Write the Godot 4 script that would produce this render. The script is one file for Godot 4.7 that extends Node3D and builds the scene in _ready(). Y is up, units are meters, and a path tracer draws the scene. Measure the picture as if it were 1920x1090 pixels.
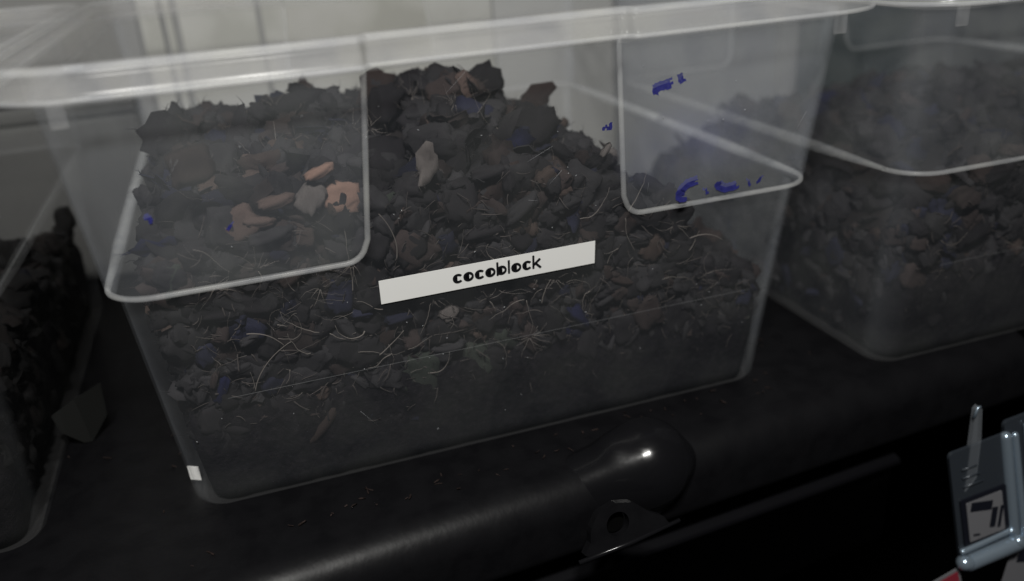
extends Node3D
# Translucent storage tubs full of coconut husk chips on a black plastic shelf, in dim lamp light.

const A0 := 0.15        # half width of a tub's foot
const D0 := 0.1435      # half depth of a tub's foot
const K := 0.0703       # flare of the side walls
const KZ := 0.1422      # flare of the front and back walls
const STEP := 0.0039    # how far the upper corner panels stand out
const LEDGE := 0.1161   # height of the ledge
const TOP := 0.1965     # underside of the rim
const RIM_H := 0.0112
const RIM_OUT := 0.0106

var rng := RandomNumberGenerator.new()
var M := {}
var names := {}

# ------------------------------------------------------------------ helpers
func numbered(called: String) -> String:
	if not names.has(called):
		names[called] = 0
		return called
	names[called] += 1
	return "%s_%03d" % [called, names[called]]

func tag(o: Node3D, label: String, category: String, group := "", kind := "") -> Node3D:
	if label: o.set_meta("label", label)
	if category: o.set_meta("category", category)
	if group: o.set_meta("group", group)
	if kind: o.set_meta("kind", kind)
	return o

func thing(called: String, label: String, category: String, at := Vector3.ZERO, group := "") -> Node3D:
	var o := Node3D.new()
	o.name = numbered(called)
	add_child(o)
	o.position = at
	tag(o, label, category, group)
	return o

func put(called: String, mesh: Mesh, mat: Material, parent: Node = self) -> MeshInstance3D:
	var o := MeshInstance3D.new()
	o.name = numbered(called) if parent == self else called
	o.mesh = mesh
	o.material_override = null
	if mat:
		for i in mesh.get_surface_count():
			mesh.surface_set_material(i, mat)
	o.cast_shadow = GeometryInstance3D.SHADOW_CASTING_SETTING_ON
	parent.add_child(o, true)
	return o

func new_st() -> SurfaceTool:
	var st := SurfaceTool.new()
	st.begin(Mesh.PRIMITIVE_TRIANGLES)
	return st

func done(st: SurfaceTool) -> ArrayMesh:
	st.generate_normals()
	return st.commit()

# a grid of rows of points joined to a surface; wrap closes each row
func grid_mesh(rows: Array, wrap_u: bool, wrap_v: bool, opacity := []) -> ArrayMesh:
	var st := new_st()
	var nv: int = rows.size()
	var nu: int = rows[0].size()
	for j in nv:
		var r: PackedVector3Array = rows[j]
		for i in nu:
			if opacity: st.set_color(Color(1, 1, 1, opacity[j][i]))
			st.add_vertex(r[i])
	for j in (nv if wrap_v else nv - 1):
		for i in (nu if wrap_u else nu - 1):
			var a := j * nu + i
			var b := j * nu + (i + 1) % nu
			var c := ((j + 1) % nv) * nu + i
			var d := ((j + 1) % nv) * nu + (i + 1) % nu
			for k in [a, b, c, b, d, c]: st.add_index(k)
	return done(st)

# tube along a path, radius per point, closed ends
func tube(st: SurfaceTool, path: PackedVector3Array, radii: PackedFloat32Array, sides: int) -> void:
	var n := path.size()
	var rings: Array = []
	var up := Vector3(0.31, 0.83, 0.46).normalized()
	for i in n:
		var t: Vector3 = (path[mini(i + 1, n - 1)] - path[maxi(i - 1, 0)]).normalized()
		var s := t.cross(up)
		if s.length() < 0.05: s = t.cross(Vector3.RIGHT)
		s = s.normalized()
		up = s.cross(t).normalized()
		var ring: PackedVector3Array = []
		for k in sides:
			var g := TAU * k / sides
			ring.append(path[i] + (s * cos(g) + up * sin(g)) * radii[i])
		rings.append(ring)
	for i in n - 1:
		for k in sides:
			var k2 := (k + 1) % sides
			for v in [rings[i][k], rings[i][k2], rings[i + 1][k], rings[i][k2], rings[i + 1][k2], rings[i + 1][k]]: st.add_vertex(v)
	for k in range(1, sides - 1):
		for v in [rings[0][0], rings[0][k + 1], rings[0][k]]: st.add_vertex(v)
		for v in [rings[n - 1][0], rings[n - 1][k], rings[n - 1][k + 1]]: st.add_vertex(v)

func tube_mesh(path: PackedVector3Array, r: float, sides := 8) -> ArrayMesh:
	var st := new_st()
	var radii: PackedFloat32Array = []
	for p in path: radii.append(r)
	tube(st, path, radii, sides)
	return done(st)

# a flat outline (xy) extruded along z from z0 to z1, with optional round hole at its own centre
func slab(st: SurfaceTool, outline: PackedVector2Array, z0: float, z1: float) -> void:
	st.set_smooth_group(-1)
	var tri := Geometry2D.triangulate_polygon(outline)
	for i in range(0, tri.size(), 3):
		for k in [0, 1, 2]: st.add_vertex(Vector3(outline[tri[i + k]].x, outline[tri[i + k]].y, z1))
		for k in [0, 2, 1]: st.add_vertex(Vector3(outline[tri[i + k]].x, outline[tri[i + k]].y, z0))
	for i in outline.size():
		var a := outline[i]
		var b := outline[(i + 1) % outline.size()]
		for v in [Vector3(a.x, a.y, z0), Vector3(b.x, b.y, z0), Vector3(a.x, a.y, z1), Vector3(b.x, b.y, z0), Vector3(b.x, b.y, z1), Vector3(a.x, a.y, z1)]: st.add_vertex(v)

func box_mesh(size: Vector3, bevel: float) -> ArrayMesh:
	# rounded box: a profile stack
	var rows: Array = []
	var hx := size.x / 2; var hy := size.y / 2; var hz := size.z / 2
	var levels: Array = []
	for i in 5:
		var g := PI / 2 * i / 4.0
		levels.append([-hy + bevel - bevel * cos(g), -bevel + bevel * sin(g)])
	for i in 5:
		var g := PI / 2 * i / 4.0
		levels.append([hy - bevel + bevel * sin(g), -bevel + bevel * cos(g)])
	for l in levels:
		var r: PackedVector3Array = []
		for c in 4:
			for i in 5:
				var g: float = PI / 2 * (c + i / 4.0)
				var sx: float = [1, -1, -1, 1][c]
				var sz: float = [1, 1, -1, -1][c]
				r.append(Vector3(sx * (hx - bevel) + (bevel + l[1]) * cos(g), l[0], sz * (hz - bevel) + (bevel + l[1]) * sin(g)))
		rows.append(r)
	var st := new_st()
	var nu := 20
	for r in rows:
		for p in r: st.add_vertex(p)
	for j in rows.size() - 1:
		for i in nu:
			var a := j * nu + i; var b := j * nu + (i + 1) % nu
			for k in [a, b, a + nu, b, b + nu, a + nu]: st.add_index(k)
	for i in range(1, nu - 1):
		for k in [0, i, i + 1]: st.add_index(k)
		var o := (rows.size() - 1) * nu
		for k in [o, o + i + 1, o + i]: st.add_index(k)
	return done(st)

# surface nets over a signed distance function
func nets(f: Callable, lo: Vector3, hi: Vector3, cell: float) -> ArrayMesh:
	var n := Vector3i(((hi - lo) / cell).ceil()) + Vector3i.ONE
	var val: PackedFloat32Array = []
	val.resize(n.x * n.y * n.z)
	for z in n.z:
		for y in n.y:
			for x in n.x:
				val[(z * n.y + y) * n.x + x] = f.call(lo + Vector3(x, y, z) * cell)
	var vid: PackedInt32Array = []
	vid.resize(val.size())
	vid.fill(-1)
	var st := new_st()
	var count := 0
	var sx := 1; var sy := n.x; var sz := n.x * n.y
	for z in n.z - 1:
		for y in n.y - 1:
			for x in n.x - 1:
				var b := (z * n.y + y) * n.x + x
				var acc := Vector3.ZERO
				var m := 0
				for e in [[0, 0, 0, 0], [0, 1, 0, 0], [0, 0, 1, 0], [0, 1, 1, 0], [1, 0, 0, 0], [1, 1, 0, 0], [1, 0, 1, 0], [1, 1, 1, 0], [2, 0, 0, 0], [2, 1, 0, 0], [2, 0, 1, 0], [2, 1, 1, 0]]:
					var p := Vector3i.ZERO
					var q: Vector3i
					if e[0] == 0: p = Vector3i(0, e[1], e[2]); q = p + Vector3i(1, 0, 0)
					elif e[0] == 1: p = Vector3i(e[1], 0, e[2]); q = p + Vector3i(0, 1, 0)
					else: p = Vector3i(e[1], e[2], 0); q = p + Vector3i(0, 0, 1)
					var v0 := val[b + p.x * sx + p.y * sy + p.z * sz]
					var v1 := val[b + q.x * sx + q.y * sy + q.z * sz]
					if (v0 < 0) != (v1 < 0):
						acc += Vector3(p).lerp(Vector3(q), v0 / (v0 - v1))
						m += 1
				if m:
					st.add_vertex(lo + (Vector3(x, y, z) + acc / m) * cell)
					vid[b] = count
					count += 1
	for z in range(1, n.z - 1):
		for y in range(1, n.y - 1):
			for x in range(1, n.x - 1):
				var b := (z * n.y + y) * n.x + x
				for ax in 3:
					var d: int = [sx, sy, sz][ax]
					if (val[b] < 0) == (val[b + d] < 0): continue
					var u: int = [sy, sz, sx][ax]
					var w: int = [sz, sx, sy][ax]
					var q := [vid[b], vid[b - u], vid[b - u - w], vid[b - w]]
					if val[b] < 0: q = [q[0], q[3], q[2], q[1]]
					if q.min() < 0: continue
					for k in [0, 1, 2, 0, 2, 3]: st.add_index(q[k])
	return done(st)

func smin(a: float, b: float, k: float) -> float:
	var h := clampf(0.5 + 0.5 * (b - a) / k, 0, 1)
	return lerpf(b, a, h) - k * h * (1 - h)

func capsule(p: Vector3, a: Vector3, b: Vector3, ra: float, rb: float) -> float:
	var t := clampf((p - a).dot(b - a) / (b - a).length_squared(), 0, 1)
	return p.distance_to(a.lerp(b, t)) - lerpf(ra, rb, t)

# ------------------------------------------------------------------ materials
func noise_tex(seed_: int, freq: float, ramp: Array, size := 512, normal := false, octaves := 4, bump := 4.0, stretch := false) -> NoiseTexture2D:
	var n := FastNoiseLite.new()
	n.seed = seed_
	n.noise_type = FastNoiseLite.TYPE_SIMPLEX_SMOOTH
	n.frequency = freq
	n.fractal_octaves = octaves
	n.fractal_gain = 0.55
	if stretch:
		n.domain_warp_enabled = true
		n.domain_warp_amplitude = 40.0
	var t := NoiseTexture2D.new()
	t.width = size; t.height = size
	t.seamless = true
	t.noise = n
	if normal:
		t.as_normal_map = true
		t.bump_strength = bump
	elif ramp:
		var g := Gradient.new()
		g.offsets = PackedFloat32Array(ramp.map(func(r): return r[0]))
		g.colors = PackedColorArray(ramp.map(func(r): return r[1]))
		t.color_ramp = g
	return t

func lin(r: float, g: float, b: float, a := 1.0) -> Color:
	var c := Color(r, g, b).linear_to_srgb()
	c.a = a
	return c

func mat(called: String, c: Color, rough: float, spec := 0.5) -> StandardMaterial3D:
	var m := StandardMaterial3D.new()
	m.resource_name = called
	m.albedo_color = c
	m.roughness = rough
	m.metallic_specular = spec
	m.cull_mode = BaseMaterial3D.CULL_DISABLED
	M[called] = m
	return m

func plastic(called: String, c: Color, rough: float, tex: Texture2D, scale: float) -> StandardMaterial3D:
	var m := mat(called, c, rough)
	m.transparency = BaseMaterial3D.TRANSPARENCY_ALPHA
	m.uv1_triplanar = true
	m.uv1_scale = Vector3.ONE * scale
	if tex: m.albedo_texture = tex
	return m

func materials() -> void:
	var cloudy := noise_tex(3, 0.006, [[0.2, Color(0.97, 0.98, 1, 0.55)], [0.5, Color(1, 1, 1, 0.8)], [0.8, Color(1, 1, 0.98, 1)]], 1024, false, 6)
	plastic("clear_plastic", lin(0.72, 0.76, 0.82, 0.095), 0.36, cloudy, 3.0)
	plastic("frosted_plastic", lin(0.71, 0.75, 0.81, 0.17), 0.38, cloudy, 3.0)
	M.frosted_plastic.vertex_color_use_as_albedo = true
	plastic("rim_plastic", lin(0.70, 0.70, 0.70, 0.155), 0.18, cloudy, 4.0)
	plastic("ridge_plastic", lin(0.80, 0.81, 0.82, 0.22), 0.24, cloudy, 5.0)
	plastic("ridge_side", lin(0.75, 0.77, 0.79, 0.20), 0.35, cloudy, 12.0)
	plastic("ridge_line", lin(0.75, 0.77, 0.79, 0.04), 0.3, null, 1.0)
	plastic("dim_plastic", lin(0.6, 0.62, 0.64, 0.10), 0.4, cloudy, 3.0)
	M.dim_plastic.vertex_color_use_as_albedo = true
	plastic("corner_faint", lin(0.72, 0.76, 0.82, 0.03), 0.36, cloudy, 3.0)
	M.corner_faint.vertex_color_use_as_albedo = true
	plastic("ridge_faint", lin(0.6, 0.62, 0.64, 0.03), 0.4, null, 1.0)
	plastic("floor_plastic", lin(0.3, 0.3, 0.3, 0.05), 0.5, null, 1.0)
	plastic("corner_haze_plastic", lin(0.72, 0.76, 0.82, 0.22), 0.36, cloudy, 3.0)
	M.corner_haze_plastic.vertex_color_use_as_albedo = true
	plastic("ridge_soft", lin(0.75, 0.77, 0.79, 0.12), 0.35, null, 1.0)
	var m := mat("paper", lin(0.94, 0.94, 0.92), 0.7, 0.3)
	mat("speck", lin(0.35, 0.36, 0.38), 0.5)
	m = mat("ink_black", lin(0.008, 0.008, 0.01), 0.6, 0.3)
	m = mat("ink_blue", lin(0.016, 0.018, 0.16), 0.8)
	var smear := noise_tex(12, 0.012, [[0.2, Color(1, 1, 1, 0.25)], [0.5, Color(1, 1, 1, 0.65)], [0.8, Color(1, 1, 1, 1)]], 512, false, 5)
	m = plastic("ink_smear", lin(0.12, 0.14, 0.42, 0.22), 0.5, smear, 5.0)
	m.vertex_color_use_as_albedo = true
	# husk
	var fib := noise_tex(21, 0.02, [[0.15, Color(0.22, 0.20, 0.20)], [0.45, Color(0.75, 0.73, 0.7)], [0.6, Color(0.9, 0.88, 0.85)], [0.85, Color(1, 1, 1)]], 512, false, 5, 4, true)
	var fibn := noise_tex(22, 0.03, [], 512, true, 5, 10.0, true)
	m = mat("husk", Color.WHITE, 0.85, 0.3)
	m.vertex_color_use_as_albedo = true
	var hs := {"husk_dark": lin(0.018, 0.017, 0.021), "husk_grey": lin(0.038, 0.038, 0.044), "husk_brown": lin(0.044, 0.034, 0.034), "husk_blue": lin(0.013, 0.015, 0.055), "husk_tan": lin(0.125, 0.093, 0.088), "husk_orange": lin(0.31, 0.205, 0.175), "husk_pale": lin(0.16, 0.15, 0.155), "husk_green": lin(0.045, 0.055, 0.05)}
	for k in hs: mat(k, hs[k], 0.92, 0.2)
	for k in hs.keys() + ["husk"]:
		var h: StandardMaterial3D = M[k]
		h.albedo_texture = fib
		h.normal_enabled = true
		h.normal_texture = fibn
		h.normal_scale = 0.6
		h.uv1_triplanar = true
		h.uv1_scale = Vector3(18, 34, 18)
	mat("husk_core", lin(0.014, 0.012, 0.012), 0.95, 0.2)
	m = mat("husk_fine", lin(0.013, 0.0125, 0.015), 0.95, 0.15)
	m.albedo_texture = noise_tex(24, 0.03, [[0.2, Color(0.42, 0.40, 0.42)], [0.5, Color(0.66, 0.64, 0.66)], [0.72, Color(0.85, 0.80, 0.80)], [0.9, Color(1, 0.96, 0.94)]], 1024, false, 6, 4, true)
	m.normal_enabled = true
	m.normal_texture = fibn
	m.normal_scale = 0.7
	m.uv1_triplanar = true
	m.uv1_scale = Vector3.ONE * 7.0
	mat("fibre", lin(0.125, 0.11, 0.10), 0.7)
	mat("fluff", lin(0.055, 0.048, 0.046), 0.9, 0.15)
	mat("fibre_dark", lin(0.10, 0.085, 0.075), 0.6)
	# shelf
	var dust := noise_tex(31, 0.01, [[0.25, Color(0.86, 0.86, 0.87)], [0.5, Color(0.95, 0.95, 0.95)], [0.78, Color(1.0, 1.0, 1.0)]], 1024, false, 6)
	m = mat("shelf_black", lin(0.0065, 0.0065, 0.0075), 0.42, 0.28)
	m.albedo_texture = dust
	m.roughness_texture = noise_tex(32, 0.02, [[0.2, Color(0.85, 0.85, 0.85)], [0.8, Color(1, 1, 1)]], 512, false, 5)
	m.roughness = 0.44
	m.normal_enabled = true
	m.normal_texture = noise_tex(33, 0.09, [], 512, true, 3, 2.0)
	m.normal_scale = 0.08
	m.uv1_triplanar = true
	m.uv1_scale = Vector3.ONE * 5.0
	m = mat("moulded_black", lin(0.006, 0.006, 0.007), 0.19, 0.5)
	m = mat("shelf_smooth", lin(0.004, 0.004, 0.005), 0.6, 0.15)
	m = mat("hole_black", lin(0.002, 0.002, 0.002), 0.9, 0.1)
	m = mat("bolt_steel", lin(0.25, 0.25, 0.26), 0.3)
	m.metallic = 0.9
	# wall
	var wn := noise_tex(41, 0.004, [[0.2, Color(0.90, 0.90, 0.88)], [0.5, Color(0.97, 0.97, 0.96)], [0.8, Color(1, 1, 1)]], 1024, false, 6)
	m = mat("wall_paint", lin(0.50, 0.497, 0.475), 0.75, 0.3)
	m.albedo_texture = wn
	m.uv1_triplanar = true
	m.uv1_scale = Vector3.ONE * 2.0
	m = mat("wall_mid_shade", lin(0.40, 0.40, 0.39), 0.75, 0.3)
	m = mat("wall_cool_shade", lin(0.22, 0.225, 0.235), 0.75, 0.3)
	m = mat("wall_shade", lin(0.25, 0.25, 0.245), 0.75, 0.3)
	m = mat("wall_deep_shade", lin(0.20, 0.20, 0.20), 0.75, 0.3)
	m = mat("box_teal", lin(0.007, 0.020, 0.020), 0.5)
	m = mat("box_grey", lin(0.020, 0.023, 0.022), 0.6)
	m = mat("added_box_dark", lin(0.075, 0.075, 0.073), 0.8)
	# packages
	m = mat("pack_blue", lin(0.38, 0.47, 0.56), 0.2)
	m.metallic = 0.7
	m = mat("pack_tray", lin(0.035, 0.042, 0.052), 0.28)
	m.metallic = 0.3
	m = plastic("pack_clear", lin(0.35, 0.38, 0.42, 0.16), 0.3, null, 1.0)
	m = mat("pack_dark", lin(0.006, 0.007, 0.012), 0.4)
	m = mat("pack_card", lin(0.13, 0.13, 0.14), 0.6)
	m = mat("pack_red", lin(0.22, 0.02, 0.035), 0.5)
	m = mat("scrap", lin(0.013, 0.0135, 0.013), 0.8, 0.2)

# ------------------------------------------------------------------ the tubs
func panel_edge(y: float) -> float:
	return 0.0577 - (y - 0.125) * 0.085

func swell(x: float, y: float, face: bool) -> float:
	var sd := LEDGE - y
	if face:
		var r := 0.009
		var qx := panel_edge(y) - absf(x) + r
		var qy := LEDGE - y + r
		sd = minf(maxf(qx, qy), 0) + Vector2(maxf(qx, 0), maxf(qy, 0)).length() - r
	var e := STEP * smoothstep(0.0017, -0.0017, sd)
	var rb := 0.0045
	if y < rb: e -= rb - sqrt(maxf(rb * rb - (rb - y) * (rb - y), 0))
	return e

# the outline of a tub at height y, counter-clockwise from the front left, pushed out by extra
func outline(y: float, extra: float) -> PackedVector3Array:
	var a := A0 + K * y
	var d := D0 + KZ * y
	var rc := 0.016 + 0.004 * y
	var xp := panel_edge(y)
	var xs: Array = []
	var knots := [[-(a - rc), -xp - 0.013, 14], [-xp - 0.013, -xp - 0.003, 8], [-xp - 0.003, -xp + 0.003, 8], [-xp + 0.003, xp - 0.003, 26], [xp - 0.003, xp + 0.003, 8], [xp + 0.003, xp + 0.013, 8], [xp + 0.013, a - rc, 14]]
	for k in knots:
		for i in k[2]: xs.append(lerpf(k[0], k[1], float(i) / k[2]))
	var out: PackedVector3Array = []
	for x in xs: out.append(Vector3(x, y, d + swell(x, y, true) + extra))
	var side := swell(0, y, false) + extra
	var c := 12
	for i in c + 1:
		var g := PI / 2 * (1 - float(i) / c)
		out.append(Vector3(a - rc + (rc + side) * cos(g), y, d - rc + (rc + side) * sin(g)))
	for i in range(1, 12): out.append(Vector3(a + side, y, lerpf(d - rc, -(d - rc), i / 12.0)))
	for i in c + 1:
		var g := PI / 2 * float(i) / c
		out.append(Vector3(a - rc + (rc + side) * cos(g), y, -(d - rc) - (rc + side) * sin(g)))
	for i in range(1, xs.size()):
		var x: float = xs[xs.size() - i]
		out.append(Vector3(x, y, -(d + swell(x, y, true) + extra)))
	for i in c + 1:
		var g := PI / 2 * (1 - float(i) / c)
		out.append(Vector3(-(a - rc + (rc + side) * cos(g)), y, -(d - rc) - (rc + side) * sin(g)))
	for i in range(1, 12): out.append(Vector3(-(a + side), y, lerpf(-(d - rc), d - rc, i / 12.0)))
	for i in c:
		var g := PI / 2 * float(i) / c
		out.append(Vector3(-(a - rc + (rc + side) * cos(g)), y, d - rc + (rc + side) * sin(g)))
	return out

func front_z(x: float, y: float) -> float:
	return D0 + KZ * y + swell(x, y, true)

func make_tub() -> Node3D:
	var t := thing("storage_tub", "x", "storage tub")
	# lower wall with the floor, and the hazier upper wall
	var low: Array = []
	for y in [0.0, 0.0002, 0.0007, 0.0015, 0.0028, 0.0045, 0.010]: low.append(outline(y, 0))
	for i in range(1, 17): low.append(outline(lerpf(0.010, LEDGE - 0.003, i / 16.0), 0))
	for i in range(1, 6): low.append(outline(lerpf(LEDGE - 0.003, LEDGE, i / 5.0), 0))
	for i in range(1, 6): low.append(outline(lerpf(LEDGE, LEDGE + 0.003, i / 5.0), 0))
	for i in range(1, 9): low.append(outline(lerpf(LEDGE + 0.003, LEDGE + 0.013, i / 8.0), 0))
	for i in range(1, 13): low.append(outline(lerpf(LEDGE + 0.013, TOP, i / 12.0), 0))
	# haze painted into alpha: strong on panels and sides, dimming downward like the light
	var opacity: Array = []
	for r in low:
		var row: PackedFloat32Array = []
		for p: Vector3 in r:
			var face := absf(p.z) > D0 + KZ * p.y - 0.004 and absf(p.x) < A0 + K * p.y - 0.016
			var f := clampf((swell(p.x, maxf(p.y, 0.011), face)) / STEP, 0, 1)
			var rc := 0.016 + 0.004 * p.y
			var round_ := clampf((absf(p.z) - (D0 + KZ * p.y - rc)) / rc, 0, 1)
			var t2: float = 1.0 if face else pow(round_, 2.0)
			row.append(lerpf(lerpf(0.60, 0.28, t2), lerpf(1.35, 0.70, t2), f) * lerpf(0.2, 1.0, clampf(p.y / 0.008, 0, 1)))
		opacity.append(row)
	put("wall", grid_mesh(low, true, false, opacity), M.frosted_plastic, t)
	var fl := new_st()
	var ring := outline(0.0003, 0)
	for i in ring.size():
		for p in [Vector3(0, 0.0008, 0), ring[i], ring[(i + 1) % ring.size()]]: fl.add_vertex(p)
	put("floor_panel", done(fl), M.floor_plastic, t)
	# rim: a rolled section swept round the top
	var sect := [[-0.0012, -0.003], [-0.0012, RIM_H - 0.002], [-0.0006, RIM_H - 0.0007], [0.0006, RIM_H], [0.0030, RIM_H + 0.0004], [RIM_OUT - 0.0050, RIM_H + 0.0005], [RIM_OUT - 0.0038, RIM_H + 0.0002], [RIM_OUT - 0.0025, RIM_H - 0.0004], [RIM_OUT - 0.0014, RIM_H - 0.0014], [RIM_OUT - 0.0007, RIM_H - 0.0026], [RIM_OUT - 0.0004, RIM_H - 0.0040], [RIM_OUT, 0.0034], [RIM_OUT + 0.0006, 0.0022], [RIM_OUT + 0.0013, 0.0012], [RIM_OUT + 0.0012, 0.0001], [RIM_OUT + 0.0004, -0.0005], [RIM_OUT - 0.0006, 0.0], [RIM_OUT - 0.0013, 0.0015], [RIM_OUT - 0.0020, RIM_H - 0.0050], [RIM_OUT - 0.0032, RIM_H - 0.0026], [RIM_OUT - 0.0050, RIM_H - 0.0014], [0.0022, RIM_H - 0.0016], [0.0010, RIM_H - 0.003], [0.0006, -0.003]]
	var rows: Array = []
	for s in sect:
		var base := outline(TOP, s[0])
		var r: PackedVector3Array = []
		for p in base:
			var bow := 0.0012 * (1 - pow(p.x / 0.17, 2)) if absf(p.z) > 0.1 else 0.0
			r.append(Vector3(p.x * (1.0 + 0.014 * clampf(s[0] / RIM_OUT, 0, 1)), TOP + s[1], p.z + signf(p.z) * bow * clampf(s[0] / RIM_OUT, 0, 1)))
		rows.append(r)
	put("rim", grid_mesh(rows, true, true), M.rim_plastic, t)
	# beads along the crest and the lip of the rim
	for q in [[RIM_OUT - 0.0012, TOP + RIM_H - 0.0010, 0.0016], [RIM_OUT + 0.0004, TOP + 0.0006, 0.0011]]:
		var loop: PackedVector3Array = []
		var lr: PackedFloat32Array = []
		for p in outline(TOP, q[0]):
			var bow := 0.0012 * (1 - pow(p.x / 0.17, 2)) if absf(p.z) > 0.1 else 0.0
			loop.append(Vector3(p.x * 1.014, q[1], p.z + signf(p.z) * bow))
			lr.append(q[2])
		loop.append(loop[0]); loop.append(loop[1])
		lr.append(q[2]); lr.append(q[2])
		var sb := new_st()
		tube(sb, loop, lr, 8)
		put("rim_bead", done(sb), M.ridge_plastic, t)
	# pale tubes added along the ledge and panel edges, painting their bright edge-on haze
	for sgn in [-1.0, 1.0]:
		for end in [1.0, -1.0]:
			var path: PackedVector3Array = []
			for i in 15:
				var y := lerpf(TOP - 0.001, LEDGE + 0.0095, i / 14.0)
				var x: float = panel_edge(y) * sgn
				path.append(Vector3(x, y, end * (D0 + KZ * y + STEP * 0.75)))
			for i in range(1, 7):
				var g := PI / 2 * i / 6.0
				var y := LEDGE + 0.009 - 0.009 * sin(g)
				var x := panel_edge(LEDGE) + 0.009 - 0.009 * cos(g)
				path.append(Vector3(x * sgn, y, end * (D0 + KZ * y + STEP * 0.75)))
			var a := A0 + K * LEDGE
			var d := D0 + KZ * LEDGE
			var rc := 0.016 + 0.004 * LEDGE
			for i in range(1, 10): path.append(Vector3(sgn * lerpf(panel_edge(LEDGE) + 0.009, a - rc, i / 9.0), LEDGE, end * (d + STEP * 0.75)))
			for i in range(1, 9):
				var g := PI / 2 * i / 8.0
				path.append(Vector3(sgn * (a - rc + (rc + STEP * 0.75) * sin(g)), LEDGE, end * (d - rc + (rc + STEP * 0.75) * cos(g))))
			var n_front := path.size()
			var front_path := path.duplicate()
			path = path.slice(n_front - 1)
			for i in range(1, 9): path.append(Vector3(sgn * (a + STEP * 0.75), LEDGE, end * lerpf(d - rc, 0, i / 8.0)))
			var st := new_st()
			var radii: PackedFloat32Array = []
			for i in path.size(): radii.append(lerpf(0.0013, 0.0030, clampf(i / 3.0, 0, 1)))
			tube(st, path, radii, 8)
			put("side_haze_ridge", done(st), M.ridge_side, t)
			put("ledge_haze_ridge", tube_mesh(front_path, 0.0013), M.ridge_plastic if end > 0 else M.ridge_soft, t)
	# added inner strips painting the pale edge-on haze of the four corners
	for sx in [-1.0, 1.0]:
		for sz in [-1.0, 1.0]:
			for band in [[0.004, LEDGE - 0.002, 0.0], [LEDGE + 0.003, TOP, STEP]]:
				var rs: Array = []
				var tk: Array = []
				for j in 11:
					var y: float = lerpf(band[0], band[1], j / 10.0)
					var sw := swell(1.0, y, true)
					var rc := 0.016 + 0.004 * y
					var row: PackedVector3Array = []
					for i in 15:
						var g := lerpf(-0.12, PI / 2 + 0.12, i / 14.0)
						var rr := rc + sw - 0.0011
						var gg := clampf(g, 0, PI / 2)
						var slide := (g - gg) * 0.03
						row.append(Vector3(sx * (A0 + K * y - rc + rr * cos(gg) - maxf(slide, 0)), y, sz * (D0 + KZ * y - rc + rr * sin(gg) + minf(slide, 0))))
					rs.append(row)
					var tr: PackedFloat32Array = []
					for i in 15: tr.append(exp(-pow((i - 3.0) / 2.4, 2)) * (1.0 if i < 14 and i > 0 else 0.0) * clampf(y / 0.03, 0, 1))
					tk.append(tr)
				put("corner_haze", grid_mesh(rs, false, false, tk), M.corner_haze_plastic, t)
	# short stacking tabs under the rim at the front corners
	for sgn in [-1.0, 1.0]:
		var b := put("stacking_tab", box_mesh(Vector3(0.0062, 0.0095, 0.0022), 0.0008), M.rim_plastic, t)
		b.position = Vector3(sgn * 0.1565, TOP - 0.0052, D0 + KZ * TOP + STEP + 0.0005)
	# faint moulded line round the lower wall
	var st2 := new_st()
	var fp: PackedVector3Array = []
	for i in 21: fp.append(Vector3(lerpf(-0.125, 0.133, i / 20.0), 0.0605, D0 + KZ * 0.0605 + 0.0001))
	var fr: PackedFloat32Array = []
	for p in fp: fr.append(0.00016)
	tube(st2, fp, fr, 6)
	put("mould_line", done(st2), M.ridge_line, t)
	return t

# a strip of ink drawn on the front wall through the given (x, y) points
func ink_stroke(pts: Array, w: float, parent: Node) -> void:
	var st := new_st()
	var path: PackedVector3Array = []
	var radii: PackedFloat32Array = []
	for i in pts.size() - 1:
		for k in 6:
			var t := k / 6.0
			var p: Vector2 = pts[i].lerp(pts[i + 1], t)
			path.append(Vector3(p.x, p.y, front_z(p.x, p.y)))
			radii.append(w * rng.randf_range(0.8, 1.1))
	# a dry felt tip: four thin flat streaks side by side, broken here and there
	for lane in [-0.72, -0.25, 0.25, 0.72]:
		var from := rng.randi_range(0, 2)
		var to := path.size() - rng.randi_range(0, 3)
		var rows: Array = []
		for i in range(from, maxi(to, from + 3)):
			var k := mini(i, path.size() - 1)
			var d: Vector3 = (path[mini(k + 1, path.size() - 1)] - path[maxi(k - 1, 0)]).normalized()
			var s := d.cross(Vector3(0, 0, 1)).normalized()
			var half := w * 0.34 * rng.randf_range(0.6, 1.15)
			var c: Vector3 = path[k] + s * (lane * w + rng.randf_range(-0.12, 0.12) * w) + Vector3(0, 0, 0.00006)
			rows.append(PackedVector3Array([c - s * half, c + s * half]))
		put("marker_stroke", grid_mesh(rows, false, false), M.ink_blue, parent)

func ring_arc(st: SurfaceTool, c: Vector2, r0: float, r1: float, g0: float, g1: float, z0: float, z1: float) -> void:
	var n := 28
	var pts: PackedVector2Array = []
	for i in n + 1:
		var g := lerpf(g0, g1, float(i) / n)
		pts.append(c + Vector2(cos(g), sin(g)) * r1)
	for i in n + 1:
		var g := lerpf(g1, g0, float(i) / n)
		pts.append(c + Vector2(cos(g), sin(g)) * r0)
	slab(st, pts, z0, z1)

func bar(st: SurfaceTool, a: Vector2, b: Vector2, w: float, z0: float, z1: float) -> void:
	var s := (b - a).orthogonal().normalized() * w / 2
	slab(st, PackedVector2Array([a - s, b - s, b + s, a + s]), z0, z1)

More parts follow.
